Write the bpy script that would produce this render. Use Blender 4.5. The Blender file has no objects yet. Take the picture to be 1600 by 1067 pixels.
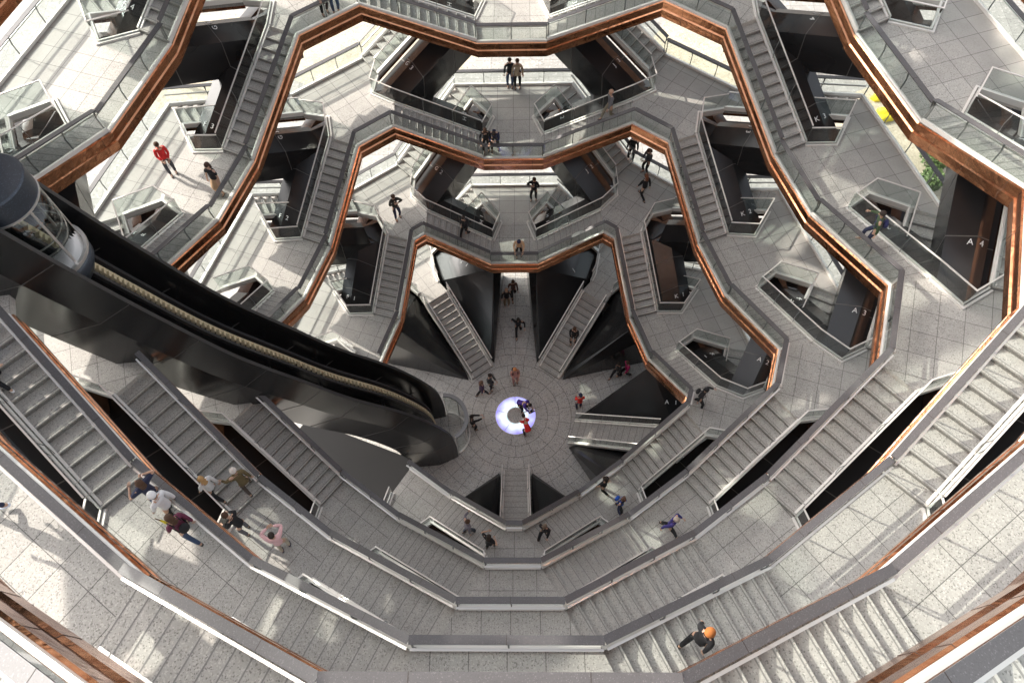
import bpy, bmesh, math, random
from mathutils import Vector, Matrix, Quaternion
random.seed(7)
C = bpy.context.scene.collection
S = bpy.context.scene
R = math.radians

# ------------------------------------------------------------------ camera
cam = bpy.data.objects.new('camera', bpy.data.cameras.new('camera'))
C.objects.link(cam)
cam.matrix_world = (Matrix.Translation((0.30996, -14.84341, 37.65185)) @ Matrix.Rotation(0.0507, 4, 'Z')
                    @ Matrix.Rotation(0.48109, 4, 'X') @ Matrix.Rotation(-0.05103, 4, 'Z'))
cam.data.sensor_width = 36
cam.data.lens = 36 * 1268.229 / 1600
cam.data.shift_x = 0.00943
cam.data.shift_y = -0.01137
cam.data.clip_start = 0.1
cam.data.clip_end = 2000
S.camera = cam
# ------------------------------------------------------------------ world, sun, exposure
SUN_AZ, SUN_EL = 152.0, 31.0
W = bpy.data.worlds.new('World'); S.world = W; W.use_nodes = True
wn = W.node_tree.nodes; wl = W.node_tree.links
sky = wn.new('ShaderNodeTexSky'); sky.sky_type = 'NISHITA'; sky.sun_disc = False
sky.sun_elevation = R(SUN_EL); sky.sun_rotation = R(90 - SUN_AZ)
sky.air_density = 1.0; sky.dust_density = 4.0; sky.ozone_density = 0.6
hs = wn.new('ShaderNodeHueSaturation'); hs.inputs['Saturation'].default_value = .28; wl.new(sky.outputs[0], hs.inputs['Color'])   # sky colour desaturated so the shade turns neutral
wl.new(hs.outputs[0], wn['Background'].inputs[0]); wn['Background'].inputs[1].default_value = 0.15
sun = bpy.data.objects.new('sun', bpy.data.lights.new('sun', 'SUN')); C.objects.link(sun)
sun.data.energy = 2.35; sun.data.angle = R(0.6); sun.data.color = (1.0, 0.93, 0.83)
sd = Vector((math.cos(R(SUN_AZ)) * math.cos(R(SUN_EL)), math.sin(R(SUN_AZ)) * math.cos(R(SUN_EL)), math.sin(R(SUN_EL))))
sun.rotation_euler = sd.to_track_quat('Z', 'Y').to_euler(); sun.location = sd * 120
S.view_settings.view_transform = 'Standard'; S.view_settings.look = 'None'
S.view_settings.exposure = 1.58; S.view_settings.gamma = 1.0
S.render.engine = 'CYCLES'
S.cycles.use_denoising = True
S.cycles.max_bounces = 8; S.cycles.transparent_max_bounces = 24
S.cycles.diffuse_bounces = 4; S.cycles.glossy_bounces = 4
S.cycles.sample_clamp_indirect = 6

# ------------------------------------------------------------------ materials
class Nt:
    def __init__(s, name):
        s.m = bpy.data.materials.new(name); s.m.use_nodes = True
        s.n = s.m.node_tree.nodes; s.l = s.m.node_tree.links; s.b = s.n['Principled BSDF']
    def _in(s, sock, v):
        if v is None: return
        if hasattr(v, 'is_linked'): s.l.new(v, sock)
        else: sock.default_value = v
    def math(s, op, a, b=None, c=None):
        n = s.n.new('ShaderNodeMath'); n.operation = op
        s._in(n.inputs[0], a); s._in(n.inputs[1], b); s._in(n.inputs[2], c)
        return n.outputs[0]
    def mix(s, f, a, b):
        n = s.n.new('ShaderNodeMix'); n.data_type = 'RGBA'
        s._in(n.inputs[0], f); s._in(n.inputs[6], a); s._in(n.inputs[7], b)
        return n.outputs[2]
    def obj(s):
        return s.n.new('ShaderNodeTexCoord').outputs['Object']
    def geo(s):
        return s.n.new('ShaderNodeNewGeometry').outputs['Position']
    def sep(s, v):
        n = s.n.new('ShaderNodeSeparateXYZ'); s.l.new(v, n.inputs[0]); return n.outputs
    def comb(s, x, y, z=0.0):
        n = s.n.new('ShaderNodeCombineXYZ')
        for i, v in enumerate((x, y, z)): s._in(n.inputs[i], v)
        return n.outputs[0]
    def mapping(s, v, scale=(1, 1, 1), rot=(0, 0, 0), loc=(0, 0, 0)):
        n = s.n.new('ShaderNodeMapping'); s.l.new(v, n.inputs[0])
        n.inputs[1].default_value = loc; n.inputs[2].default_value = rot; n.inputs[3].default_value = scale
        return n.outputs[0]
    def vor(s, v, scale, out='Color', feat='F1'):
        n = s.n.new('ShaderNodeTexVoronoi'); n.feature = feat; s.l.new(v, n.inputs['Vector']); n.inputs['Scale'].default_value = scale
        return n.outputs[out]
    def noise(s, v, scale, detail=3, rough=.55, dist=0):
        n = s.n.new('ShaderNodeTexNoise'); s.l.new(v, n.inputs['Vector']); n.inputs['Scale'].default_value = scale
        n.inputs['Detail'].default_value = detail; n.inputs['Roughness'].default_value = rough; n.inputs['Distortion'].default_value = dist
        return n.outputs[0]
    def white(s, v):
        n = s.n.new('ShaderNodeTexWhiteNoise'); s.l.new(v, n.inputs['Vector']); return n.outputs[0]
    def ramp(s, f, stops, interp='LINEAR'):
        n = s.n.new('ShaderNodeValToRGB'); s.l.new(f, n.inputs[0]); n.color_ramp.interpolation = interp
        e = n.color_ramp.elements
        while len(e) < len(stops): e.new(0.5)
        for i, (p, c) in enumerate(stops):
            e[i].position = p; e[i].color = tuple(c) + (1,) if len(c) == 3 else c
        return n.outputs[0]
    def bump(s, h, strength=.3, dist=.02):
        n = s.n.new('ShaderNodeBump'); s.l.new(h, n.inputs['Height']); n.inputs['Strength'].default_value = strength
        n.inputs['Distance'].default_value = dist; s.l.new(n.outputs[0], s.b.inputs['Normal'])
    def set(s, **k):
        for a, v in k.items(): s._in(s.b.inputs[a.replace('_', ' ')], v)
        return s.m

def g3(v): return (v, v, v, 1)
def stone(name, base, dark, light, tile=None, grain=40.0, fade=None, warm=(1, .955, .885), wear=.14):
    """speckled granite; tile=(size) adds a joint grid; fade=(x0,x1) makes the outer part of a deck smoother"""
    t = Nt(name); o = t.obj()
    cell = t.sep(t.vor(o, grain))[0]
    sp = t.ramp(cell, [(0.0, [dark * c for c in warm]), (.11, [dark * 1.4 * c for c in warm]), (.17, [base * .94 * c for c in warm]),
                       (.85, [base * 1.04 * c for c in warm]), (.93, [light * c for c in warm])])
    flat = (base * .98 * warm[0], base * .98 * warm[1], base * .99 * warm[2], 1)
    if fade:
        x = t.sep(o)[0]
        n = t.n.new('ShaderNodeMapRange'); t.l.new(t.math('ADD', x, t.math('MULTIPLY', t.noise(o, .9, 2), .9)), n.inputs[0])
        n.inputs[1].default_value = fade[0]; n.inputs[2].default_value = fade[1]
        n.inputs[3].default_value = .0; n.inputs[4].default_value = .82
        sp = t.mix(n.outputs[0], sp, flat)
    big = t.noise(o, .55, 5, .6)
    stain = t.noise(o, 2.3, 4, .65)
    v = t.math('ADD', t.math('MULTIPLY', t.math('SUBTRACT', big, .5), wear * 2.2), t.math('MULTIPLY', t.math('SUBTRACT', stain, .5), wear * 1.6))
    v = t.math('ADD', v, 1.0)
    col = sp
    if tile:
        s = t.sep(o)
        tx = t.math('DIVIDE', s[0], tile); ty = t.math('DIVIDE', s[1], tile)
        lines = []
        for q in (tx, ty):
            fr = t.math('FRACT', q)
            d = t.math('ABSOLUTE', t.math('SUBTRACT', fr, .5))
            lines.append(t.math('GREATER_THAN', d, .5 - .0085 / tile))
        ln = t.math('MAXIMUM', lines[0], lines[1])
        w = t.white(t.comb(t.math('FLOOR', tx), t.math('FLOOR', ty)))
        v = t.math('MULTIPLY', v, t.math('ADD', t.math('MULTIPLY', w, .16), .92))
        v = t.math('MULTIPLY', v, t.math('SUBTRACT', 1.0, t.math('MULTIPLY', ln, .66)))
    mul = t.n.new('ShaderNodeVectorMath'); mul.operation = 'SCALE'
    t.l.new(col, mul.inputs[0]); t.l.new(v, mul.inputs[3])
    t.bump(cell, .015, .003)
    rg = t.math('ADD', t.math('MULTIPLY', stain, .2), .52)
    return t.set(Base_Color=mul.outputs[0], Roughness=rg)

M = {}
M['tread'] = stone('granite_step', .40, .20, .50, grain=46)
M['riser'] = stone('granite_riser', .20, .10, .3, grain=46)  # riser shading put into the colour: a darker copy of the step granite
M['nosing'] = Nt('nosing_groove').set(Base_Color=(.22, .21, .20, 1), Roughness=.7)
M['deck'] = stone('granite_deck', .385, .19, .49, tile=.74, grain=46, fade=(2.0, 4.2))
M['plaza'] = stone('plaza_paving', .30, .2, .4, tile=1.5, grain=10, wear=.2)
M['concrete'] = stone('edge_stone', .5, .3, .6, grain=40)

def floor_mat():
    t = Nt('floor_paving'); o = t.obj(); s = t.sep(o)
    cell = t.sep(t.vor(o, 36))[0]
    sp = t.ramp(cell, [(0, g3(.14)), (.09, g3(.2)), (.14, (.42, .40, .365, 1)), (.85, (.45, .43, .395, 1)), (.93, g3(.52))])
    r = t.math('SQRT', t.math('ADD', t.math('MULTIPLY', s[0], s[0]), t.math('MULTIPLY', s[1], s[1])))
    ang = t.math('DIVIDE', t.math('ARCTAN2', s[1], s[0]), 2 * math.pi)
    ln = None
    rr = [1.58, 2.16, 2.75, 3.35]
    for q in rr:
        l = t.math('LESS_THAN', t.math('ABSOLUTE', t.math('SUBTRACT', r, q)), .013); ln = l if ln is None else t.math('MAXIMUM', ln, l)
    for a, b, n, off in ((1.0, 1.58, 12, .3), (1.58, 2.16, 16, .0), (2.16, 2.75, 20, .5), (2.75, 3.35, 30, .2), (3.35, 30, 40, .0)):
        f = t.math('FRACT', t.math('ADD', t.math('MULTIPLY', ang, n), off))
        d = t.math('MULTIPLY', t.math('SUBTRACT', .5, t.math('ABSOLUTE', t.math('SUBTRACT', f, .5))), t.math('MULTIPLY', r, 2 * math.pi / n))
        l = t.math('MULTIPLY', t.math('LESS_THAN', d, .011), t.math('MULTIPLY', t.math('GREATER_THAN', r, a), t.math('LESS_THAN', r, b)))
        ln = t.math('MAXIMUM', ln, l)
    fr = t.math('MULTIPLY', t.math('LESS_THAN', t.math('FRACT', t.math('DIVIDE', r, .62)), .03), t.math('GREATER_THAN', r, 3.4))
    ln = t.math('MAXIMUM', ln, fr)
    v = t.math('ADD', t.math('MULTIPLY', t.math('SUBTRACT', t.noise(o, .8, 5, .65), .5), .55), 1.0)
    v = t.math('MULTIPLY', v, t.math('SUBTRACT', 1.0, t.math('MULTIPLY', ln, .6)))
    mul = t.n.new('ShaderNodeVectorMath'); mul.operation = 'SCALE'; t.l.new(sp, mul.inputs[0]); t.l.new(v, mul.inputs[3])
    return t.set(Base_Color=mul.outputs[0], Roughness=.55)
M['floor'] = floor_mat()

def speck(name, base, lo, hi, rough=.4, scale=60, metallic=0.0):
    t = Nt(name); o = t.geo(); c = t.sep(t.vor(o, scale))[0]
    k = t.ramp(c, [(0, [b * lo for b in base]), (.25, base), (.9, base), (.97, [min(1, b * hi) for b in base])])
    big = t.math('ADD', t.math('MULTIPLY', t.noise(o, 1.7, 3), .3), .85)
    mul = t.n.new('ShaderNodeVectorMath'); mul.operation = 'SCALE'; t.l.new(k, mul.inputs[0]); t.l.new(big, mul.inputs[3])
    return t.set(Base_Color=mul.outputs[0], Roughness=rough, Metallic=metallic)
M['cap'] = speck('speckled_cap_metal', (.082, .079, .082), .8, 1.7, rough=.5, scale=80, metallic=.0)
M['steel'] = Nt('brushed_steel').set(Base_Color=(.70, .68, .65, 1), Metallic=.75, Roughness=.38)
M['white'] = Nt('pale_aluminium_trim').set(Base_Color=(.74, .71, .67, 1), Metallic=.25, Roughness=.4)
M['brass'] = Nt('pale_brass_rack').set(Base_Color=(.72, .62, .42, 1), Metallic=.5, Roughness=.35)
M['post'] = Nt('grey_post_metal').set(Base_Color=(.2, .2, .2, 1), Metallic=.7, Roughness=.4)

def copper():
    t = Nt('polished_copper'); o = t.geo()
    st = t.mapping(o, (.7, .7, 7))
    n1 = t.noise(st, 1.3, 3, .55, .8); n2 = t.noise(o, 2.2, 2, .5, 1.0); n3 = t.noise(t.mapping(o, (2, 2, 30)), 2.0, 2, .5)
    col = t.ramp(n1, [(.25, (.42, .165, .08)), (.5, (.60, .27, .14)), (.78, (.74, .38, .22))])
    t.bump(t.math('ADD', t.math('MULTIPLY', n2, .8), t.math('ADD', t.math('MULTIPLY', n1, .15), t.math('MULTIPLY', n3, .05))), .3, .05)
    return t.set(Base_Color=col, Metallic=1.0, Roughness=t.math('ADD', t.math('MULTIPLY', n2, .12), .1))
M['copper'] = copper()

def black(name='black_steel', c=.018, r=.2, ior=1.5, big=.14):
    t = Nt(name); o = t.geo()
    n = t.noise(o, .35, 2, .5, .2); sc = t.noise(o, 30, 3, .6)
    sp = t.sep(t.vor(o, 24))[0]
    dust = t.math('MULTIPLY', t.math('GREATER_THAN', sp, .99), .12)
    k = t.ramp(t.math('ADD', n, dust), [(.2, (c * .8, c * .8, c * .86)), (.8, (c * 1.3, c * 1.26, c * 1.3)), (1, (c * 5, c * 5, c * 5))])
    t.b.inputs['IOR'].default_value = ior
    return t.set(Base_Color=k, Roughness=t.math('ADD', t.math('MULTIPLY', sc, .08), t.math('ADD', t.math('MULTIPLY', n, big), r - big / 2 - .03)))
M['black'] = black()
M['track'] = black('track_black_steel', .014, .2, 1.52, .1)
M['dark'] = black('dark_painted_steel', .03, .4, 1.5)
M['charcoal'] = black('charcoal_plate', .012, .6, 1.25)
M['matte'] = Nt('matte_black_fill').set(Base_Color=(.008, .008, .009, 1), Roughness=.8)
M['joint'] = Nt('open_joint').set(Base_Color=(.03, .02, .015, 1), Roughness=.7)
M['seam'] = Nt('panel_seam').set(Base_Color=(.08, .075, .07, 1), Roughness=.5)
M['letter'] = Nt('white_lettering').set(Base_Color=(.85, .85, .85, 1), Roughness=.5)

def glass():
    t = Nt('guard_glass')
    out = t.n['Material Output']; t.n.remove(t.b)
    tr = t.n.new('ShaderNodeBsdfTransparent'); tr.inputs[0].default_value = (.90, .93, .92, 1)
    gl = t.n.new('ShaderNodeBsdfGlossy'); gl.inputs['Roughness'].default_value = .03
    fr = t.n.new('ShaderNodeFresnel'); fr.inputs[0].default_value = 1.5
    mx = t.n.new('ShaderNodeMixShader')
    bf = t.n.new('ShaderNodeNewGeometry').outputs['Backfacing']
    t.l.new(t.math('MULTIPLY', t.math('MULTIPLY', fr.outputs[0], 1.6), t.math('SUBTRACT', 1.0, bf)), mx.inputs[0]); t.l.new(tr.outputs[0], mx.inputs[1]); t.l.new(gl.outputs[0], mx.inputs[2])
    t.l.new(mx.outputs[0], out.inputs[0]); return t.m
M['glass'] = glass()

def glow():
    t = Nt('glowing_floor_glass'); o = t.obj(); s = t.sep(o)
    r = t.math('SQRT', t.math('ADD', t.math('MULTIPLY', s[0], s[0]), t.math('MULTIPLY', s[1], s[1])))
    n = t.noise(o, 2.2, 1, .4)
    c = t.ramp(t.math('ADD', r, t.math('MULTIPLY', t.math('SUBTRACT', n, .5), .5)), [(.30, (.45, .85, 1)), (.55, (.9, .95, 1)), (.76, (.55, .60, 1)), (1.0, (.30, .26, .95))])
    return t.set(Base_Color=c, Emission_Color=c, Emission_Strength=.34, Roughness=.2)
M['glow'] = glow()

def plain(name, c, r=.8, metallic=0, noise=.25):
    t = Nt(name); o = t.obj()
    n = t.math('ADD', t.math('MULTIPLY', t.math('SUBTRACT', t.noise(o, 9, 3), .5), noise * 2), 1)
    mul = t.n.new('ShaderNodeVectorMath'); mul.operation = 'SCALE'; mul.inputs[0].default_value = c[:3]; t.l.new(n, mul.inputs[3])
    return t.set(Base_Color=mul.outputs[0], Roughness=r, Metallic=metallic)

# ------------------------------------------------------------------ mesh helpers
class MB:
    def __init__(s): s.v = []; s.f = []; s.m = []
    def face(s, pts, mi=0):
        i = len(s.v); s.v += [tuple(p) for p in pts]; s.f.append(tuple(range(i, i + len(pts)))); s.m.append(mi)
    def prism(s, bot, top, mi=0, mt=None, mb=None):
        n = len(bot); i = len(s.v); s.v += [tuple(p) for p in bot] + [tuple(p) for p in top]
        s.f.append(tuple(range(i + n - 1, i - 1, -1))); s.m.append(mi if mb is None else mb)
        s.f.append(tuple(range(i + n, i + 2 * n))); s.m.append(mi if mt is None else mt)
        for k in range(n):
            a = i + k; b = i + (k + 1) % n; s.f.append((a, b, b + n, a + n)); s.m.append(mi)
    def box(s, c, h, rot=None, mi=0):
        rot = rot or Matrix.Identity(3); c = Vector(c)
        P = lambda x, y, z: c + rot @ Vector((x * h[0], y * h[1], z * h[2]))
        s.prism([P(-1, -1, -1), P(1, -1, -1), P(1, 1, -1), P(-1, 1, -1)], [P(-1, -1, 1), P(1, -1, 1), P(1, 1, 1), P(-1, 1, 1)], mi)
    def sweep(s, path, sec, mi=0, mats=None, cap=True, closed=True, loop=False):
        """sec: (lateral to the left of travel, world up) pairs, mitred at the corners"""
        path = [Vector(p) for p in path]; n = len(path); m = len(sec); rings = []
        for i, p in enumerate(path):
            def nd(a, b):
                d = Vector((b.x - a.x, b.y - a.y)); d.normalize(); return Vector((-d.y, d.x))
            A = nd(path[i - 1], p) if (i > 0 or loop) else None
            B = nd(p, path[(i + 1) % n]) if (i < n - 1 or loop) else None
            if A is None: A = B
            if B is None: B = A
            q = (A + B); q.normalize(); k = 1 / max(.45, q.dot(A)); q *= k
            rings.append([(p.x + q.x * a, p.y + q.y * a, p.z + b) for a, b in sec])
        base = len(s.v)
        for r in rings: s.v += r
        for i in range(n if loop else n - 1):
            for j in range(m if closed else m - 1):
                a = base + i * m + j; b = base + i * m + (j + 1) % m
                c = base + ((i + 1) % n) * m + (j + 1) % m; d = base + ((i + 1) % n) * m + j
                s.f.append((a, d, c, b)); s.m.append(mats[j] if mats else mi)
        if cap and closed and not loop:
            s.f.append(tuple(base + j for j in range(m))); s.m.append(mi)
            s.f.append(tuple(base + (n - 1) * m + j for j in reversed(range(m)))); s.m.append(mi)
    def tube(s, path, r, n=6, mi=0):
        path = [Vector(p) for p in path]; base = len(s.v); rr = r if isinstance(r, (list, tuple)) else [r] * len(path)
        ref = None
        for i, p in enumerate(path):
            d = (path[min(i + 1, len(path) - 1)] - path[max(i - 1, 0)]); d.normalize()
            u = d.orthogonal().normalized() if ref is None else (ref - d * ref.dot(d)).normalized()
            ref = u; w = d.cross(u)
            for k in range(n):
                a = 2 * math.pi * k / n; s.v.append(tuple(p + (u * math.cos(a) + w * math.sin(a)) * rr[i]))
        for i in range(len(path) - 1):
            for k in range(n):
                a = base + i * n + k; b = base + i * n + (k + 1) % n
                s.f.append((a, b, b + n, a + n)); s.m.append(mi)
        s.f.append(tuple(base + k for k in reversed(range(n)))); s.m.append(mi)
        s.f.append(tuple(base + (len(path) - 1) * n + k for k in range(n))); s.m.append(mi)
    def hull(s, pts, mi=0):
        bm = bmesh.new(); vs = [bm.verts.new(p) for p in pts]
        r = bmesh.ops.convex_hull(bm, input=vs)
        base = len(s.v); bm.verts.index_update(); bm.verts.ensure_lookup_table()
        s.v += [tuple(v.co) for v in bm.verts]
        for f in bm.faces: s.f.append(tuple(base + v.index for v in f.verts)); s.m.append(mi)
        bm.free()
    def mesh(s, name, mats, smooth=False):
        me = bpy.data.meshes.new(name); me.from_pydata(s.v, [], s.f)
        for q in mats: me.materials.append(q)
        for p, k in zip(me.polygons, s.m):
            p.material_index = min(k, len(mats) - 1); p.use_smooth = smooth
        bm = bmesh.new(); bm.from_mesh(me); bmesh.ops.recalc_face_normals(bm, faces=bm.faces); bm.to_mesh(me); bm.free()
        return me
    def obj(s, name, mats, parent=None, smooth=False):
        if not isinstance(mats, (list, tuple)): mats = [mats]
        return link(name, s.mesh(name, mats, smooth), parent)

def link(name, data, parent=None):
    o = bpy.data.objects.new(name, data); C.objects.link(o)
    if parent is not None: o.parent = parent
    return o
def thing(name, label, cat, loc=(0, 0, 0), rz=0.0, group=None):
    o = link(name, None); o.location = loc; o.rotation_euler = (0, 0, rz); o.empty_display_size = .2
    return tag(o, label, cat, group)
def tag(o, label, cat, group=None):
    o['label'] = label; o['category'] = cat
    if group: o['group'] = group
    return o
def structure(o): o['kind'] = 'structure'; return o
def copy_tree(o, parent=None):
    c = o.copy(); C.objects.link(c)
    if parent is not None: c.parent = parent
    for ch in list(o.children): copy_tree(ch, c)
    return c

_font = {}
def glyph(ch):
    if ch not in _font:
        cu = bpy.data.curves.new('letter_' + ch, 'FONT'); cu.body = ch; cu.size = .27; cu.extrude = .006; cu.align_x = 'CENTER'; cu.align_y = 'CENTER'
        o = bpy.data.objects.new('letter', cu); C.objects.link(o)
        me = bpy.data.meshes.new_from_object(o.evaluated_get(bpy.context.evaluated_depsgraph_get()))
        me.materials.clear(); me.materials.append(M['letter'])
        bpy.data.objects.remove(o); _font[ch] = me
    return _font[ch]

# ------------------------------------------------------------------ the lattice
AZ = dict(C=-90, B=-54, A=-18, K=18, J=54, H=90, G=126, F=162, E=198, D=234)
ORDER = 'CBAKJHGFED'
LOW = 'HFDBK'; HIGH = 'GECAJ'
S0, ST = 2.267, 2.34
#          Rl      wl     Rh      wh
RING = {1: (5.953, 1.118, 7.316, 0.293), 2: (8.483, 1.317, 9.641, 0.870), 3: (10.58, 1.412, 11.563, 1.324),
        4: (12.298, 1.942, 13.01, 1.791), 5: (13.523, 2.154, 14.018, 2.303), 6: (14.4, 2.3, 14.78, 2.65), 7: (15.9, 2.7, 16.2, 3.0), 8: (17.0, 2.9, 17.2, 3.1)}
def zlow(k): return S0 + ST * (2 * k - 1)
def zhigh(k): return S0 + ST * 2 * k
WI, WO = 1.30, 1.25      # clear widths of inner and outer stairs
H_CAP = .92
def rot2(p, a): return Vector((p[0] * math.cos(a) - p[1] * math.sin(a), p[0] * math.sin(a) + p[1] * math.cos(a)))
A36 = R(36)
def perp_out(d):
    n = Vector((d.y, -d.x)).normalized()
    return n
def inner_dir(k):      # in the low frame, from the low inner corner (+t) to the high inner corner
    Rl, wl_, Rh, wh = RING[k]
    a = Vector((Rl, wl_)); b = rot2((Rh, -wh), A36); return a, b
def low_pts(k):
    Rl, wl_, Rh, wh = RING[k]
    a, b = inner_dir(k); n = perp_out(b - a)
    B1 = a + n * WI
    B2 = Vector((Rl + 2.35, .45 + .25 * k if k < 4 else 1.2 + .12 * (k - 3)))
    B3 = Vector((Rl + 3.6 - .06 * k, 1.3 + .3 * k if k < 4 else 2.2 + .15 * (k - 3)))
    return a, B1, B2, B3
def high_pts(k):
    if k == 0: return Vector((6.7, .66)), Vector((7.42, .62)), Vector((7.9, .72)), Vector((9.0, 1.22))
    Rl, wl_, Rh, wh = RING[k]
    a, b = inner_dir(k); n = perp_out(b - a)
    A1f = b + n * WI; A1 = rot2(A1f, -A36); A1 = Vector((A1.x, -A1.y))
    A2 = Vector((Rh + 2.1, .82 + .15 * k)); A3 = Vector((Rh + 2.85, 1.3 + .27 * k))
    return Vector((Rh, wh)), A1, A2, A3
def outer_pair(k):     # in the low frame of ring k: B3, B3o (top, z low k) and A3, A3o (bottom, z high k-1)
    B3 = low_pts(k)[3]; A3 = high_pts(k - 1)[3]
    A3f = rot2((A3.x, -A3.y), A36); n = perp_out(A3f - B3)
    return B3, B3 + n * WO, A3f, A3f + n * WO
HUBL = lambda k: RING[k][0] + 1.75
HUBH = lambda k: 7.9 + .6 if k == 0 else RING[k][2] + 1.45

ORD = {1: 'lowest', 2: 'second', 3: 'third', 4: 'fourth', 5: 'fifth', 6: 'sixth', 7: 'seventh', 8: 'eighth'}
WHERE = dict(C='bottom centre', B='lower right', A='right', K='upper right', J='top right', H='top centre', G='top left', F='upper left', E='far left', D='lower left')
def name_low(k, c): return '%s landing of the %s copper edged ring' % (WHERE[c], ORD[k])

# -------- guards
GLASS_SEC = [(-.012, .06), (.012, .06), (.012, H_CAP - .03), (-.012, H_CAP - .03)]
def guard(root, path, walk, style='cap', post_gap=1.45, posts=True):
    """path: 3D base line, walk: +1 when people walk on the left of travel, -1 on the right"""
    w = walk
    g = MB(); g.sweep(path, GLASS_SEC); g.obj('glass_panel', M['glass'], root)
    if style == 'cap':
        m = MB(); m.sweep(path, [(-.085, H_CAP - .035), (.085, H_CAP - .035), (.085, H_CAP), (-.085, H_CAP)]); joints(m, path, [(-.087, H_CAP - .037), (.087, H_CAP - .037), (.087, H_CAP + .002), (-.087, H_CAP + .002)], 1.9, 1); m.obj('cap_rail', [M['cap'], M['joint']], root)
        h = MB(); h.sweep(path, [(w * .12, .64), (w * .17, .64), (w * .17, .69), (w * .12, .69)]); h.obj('handrail', M['steel'], root)
        b = MB(); b.sweep(path, [(-.045, -.03), (w * .10, -.03), (w * .10, .07), (w * .02, .12), (-.045, .12)] if w > 0 else
                          [(.045, .12), (w * .02, .12), (w * .10, .07), (w * .10, -.03), (.045, -.03)]); b.obj('base_trim', M['white'], root)
    else:
        m = MB(); m.sweep(path, [(-.022, H_CAP - .03), (.022, H_CAP - .03), (.022, H_CAP), (-.022, H_CAP)]); m.obj('top_rail', M['white'], root)
        b = MB()
        b.sweep(path, [(-.05, -.12), (w * .0, -.12), (w * .0, .10), (-.05, .10)] if w > 0 else [(.05, .10), (0, .10), (0, -.12), (.05, -.12)])
        b.sweep(path, [(w * .03, .0), (w * .10, .0), (w * .10, .06), (w * .03, .06)] if w > 0 else [(w * .03, .06), (w * .10, .06), (w * .10, 0), (w * .03, 0)])
        b.obj('base_trim', M['white'], root)
    if posts:
        for a, b_ in zip(path[:-1], path[1:]):
            a = Vector(a); b_ = Vector(b_); L = (b_ - a).length
            n = max(1, round(L / post_gap))
            d = (b_ - a).normalized(); lat = Vector((-d.y, d.x, 0)).normalized() * w
            rng = range(0, n) if style == 'cap' else range(1, n)
            for i in rng:
                if i == 0 and L < .9: continue
                p = a.lerp(b_, (i + .02) / n)
                q = MB(); q.tube([p + lat * .05 + Vector((0, 0, .02)), p + lat * .09 + Vector((0, 0, .5)), p + lat * .02 + Vector((0, 0, H_CAP - .04))],
                                 [.024, .02, .03] if style == 'cap' else [.012, .012, .012], 4)
                q.obj('guard_post', M['post'], root)

COPPER_SEC = [(.05, .04), (.09, .0), (.10, -.20), (.045, -.24), (.055, -.42), (.105, -.47), (.11, -.72), (.05, -.76), (.06, -.94), (-.02, -1.0), (-.25, -.9)]
def copper_edge(root, path, deep=.78):
    sec = [(a, b * deep if b < 0 else b) for a, b in COPPER_SEC]
    m = MB(); m.sweep(path, sec, closed=True, cap=True); joints(m, path, [(a + (.004 if a > 0 else 0), b) for a, b in sec], 1.25, 1, .35)
    m.obj('copper_cladding', [M['copper'], M['joint']], root)
def joints(m, path, sec, gap, mi, ph=.5):
    """thin open joints drawn across a swept profile, kept in the same mesh"""
    for a, b in zip(path[:-1], path[1:]):
        a = Vector(a); b = Vector(b); L = (b - a).length; n = int(L / gap)
        for i in range(n):
            f = (i + ph) / max(n, 1); m.sweep([a.lerp(b, f), a.lerp(b, f + .010 / L)], sec, mi=mi)

def v3(p, z=0.0): return Vector((p[0], p[1], z))
def mir(p): return Vector((p[0], -p[1]))

def landing(root, P, o, inner=True, kind='low', guards=True, deep=.78):
    """P: [inner corner, hole corner 1, hole corner 2, hole corner 3, outer corner] with t>0, o: origin r of the root"""
    pts = [Vector((p.x - o, p.y)) for p in P]
    poly = pts + [mir(p) for p in reversed(pts)]           # runs I..O then mirrored back: clockwise or ccw
    top = [v3(p, 0) for p in poly]; bot = [v3(p, -.26) for p in poly]
    m = MB(); m.prism(bot, top, 1, mt=0, mb=2); m.obj('deck_slab', [M['deck'], M['concrete'], M['copper']], root)
    if inner and guards:
        path = [v3(mir(pts[0])), v3(pts[0])]
        guard(root, path, -1, 'cap', post_gap=1.5); copper_edge(root, path, deep)
    if guards:
        guard(root, [v3(p) for p in pts[1:4]], -1, 'hole', post_gap=1.3)
        guard(root, [v3(mir(p)) for p in pts[1:4]], 1, 'hole', post_gap=1.3)
        out = [v3(pts[4]), v3(mir(pts[4]))]
        guard(root, out, 1, 'cap', post_gap=1.4)
    return root

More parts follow.
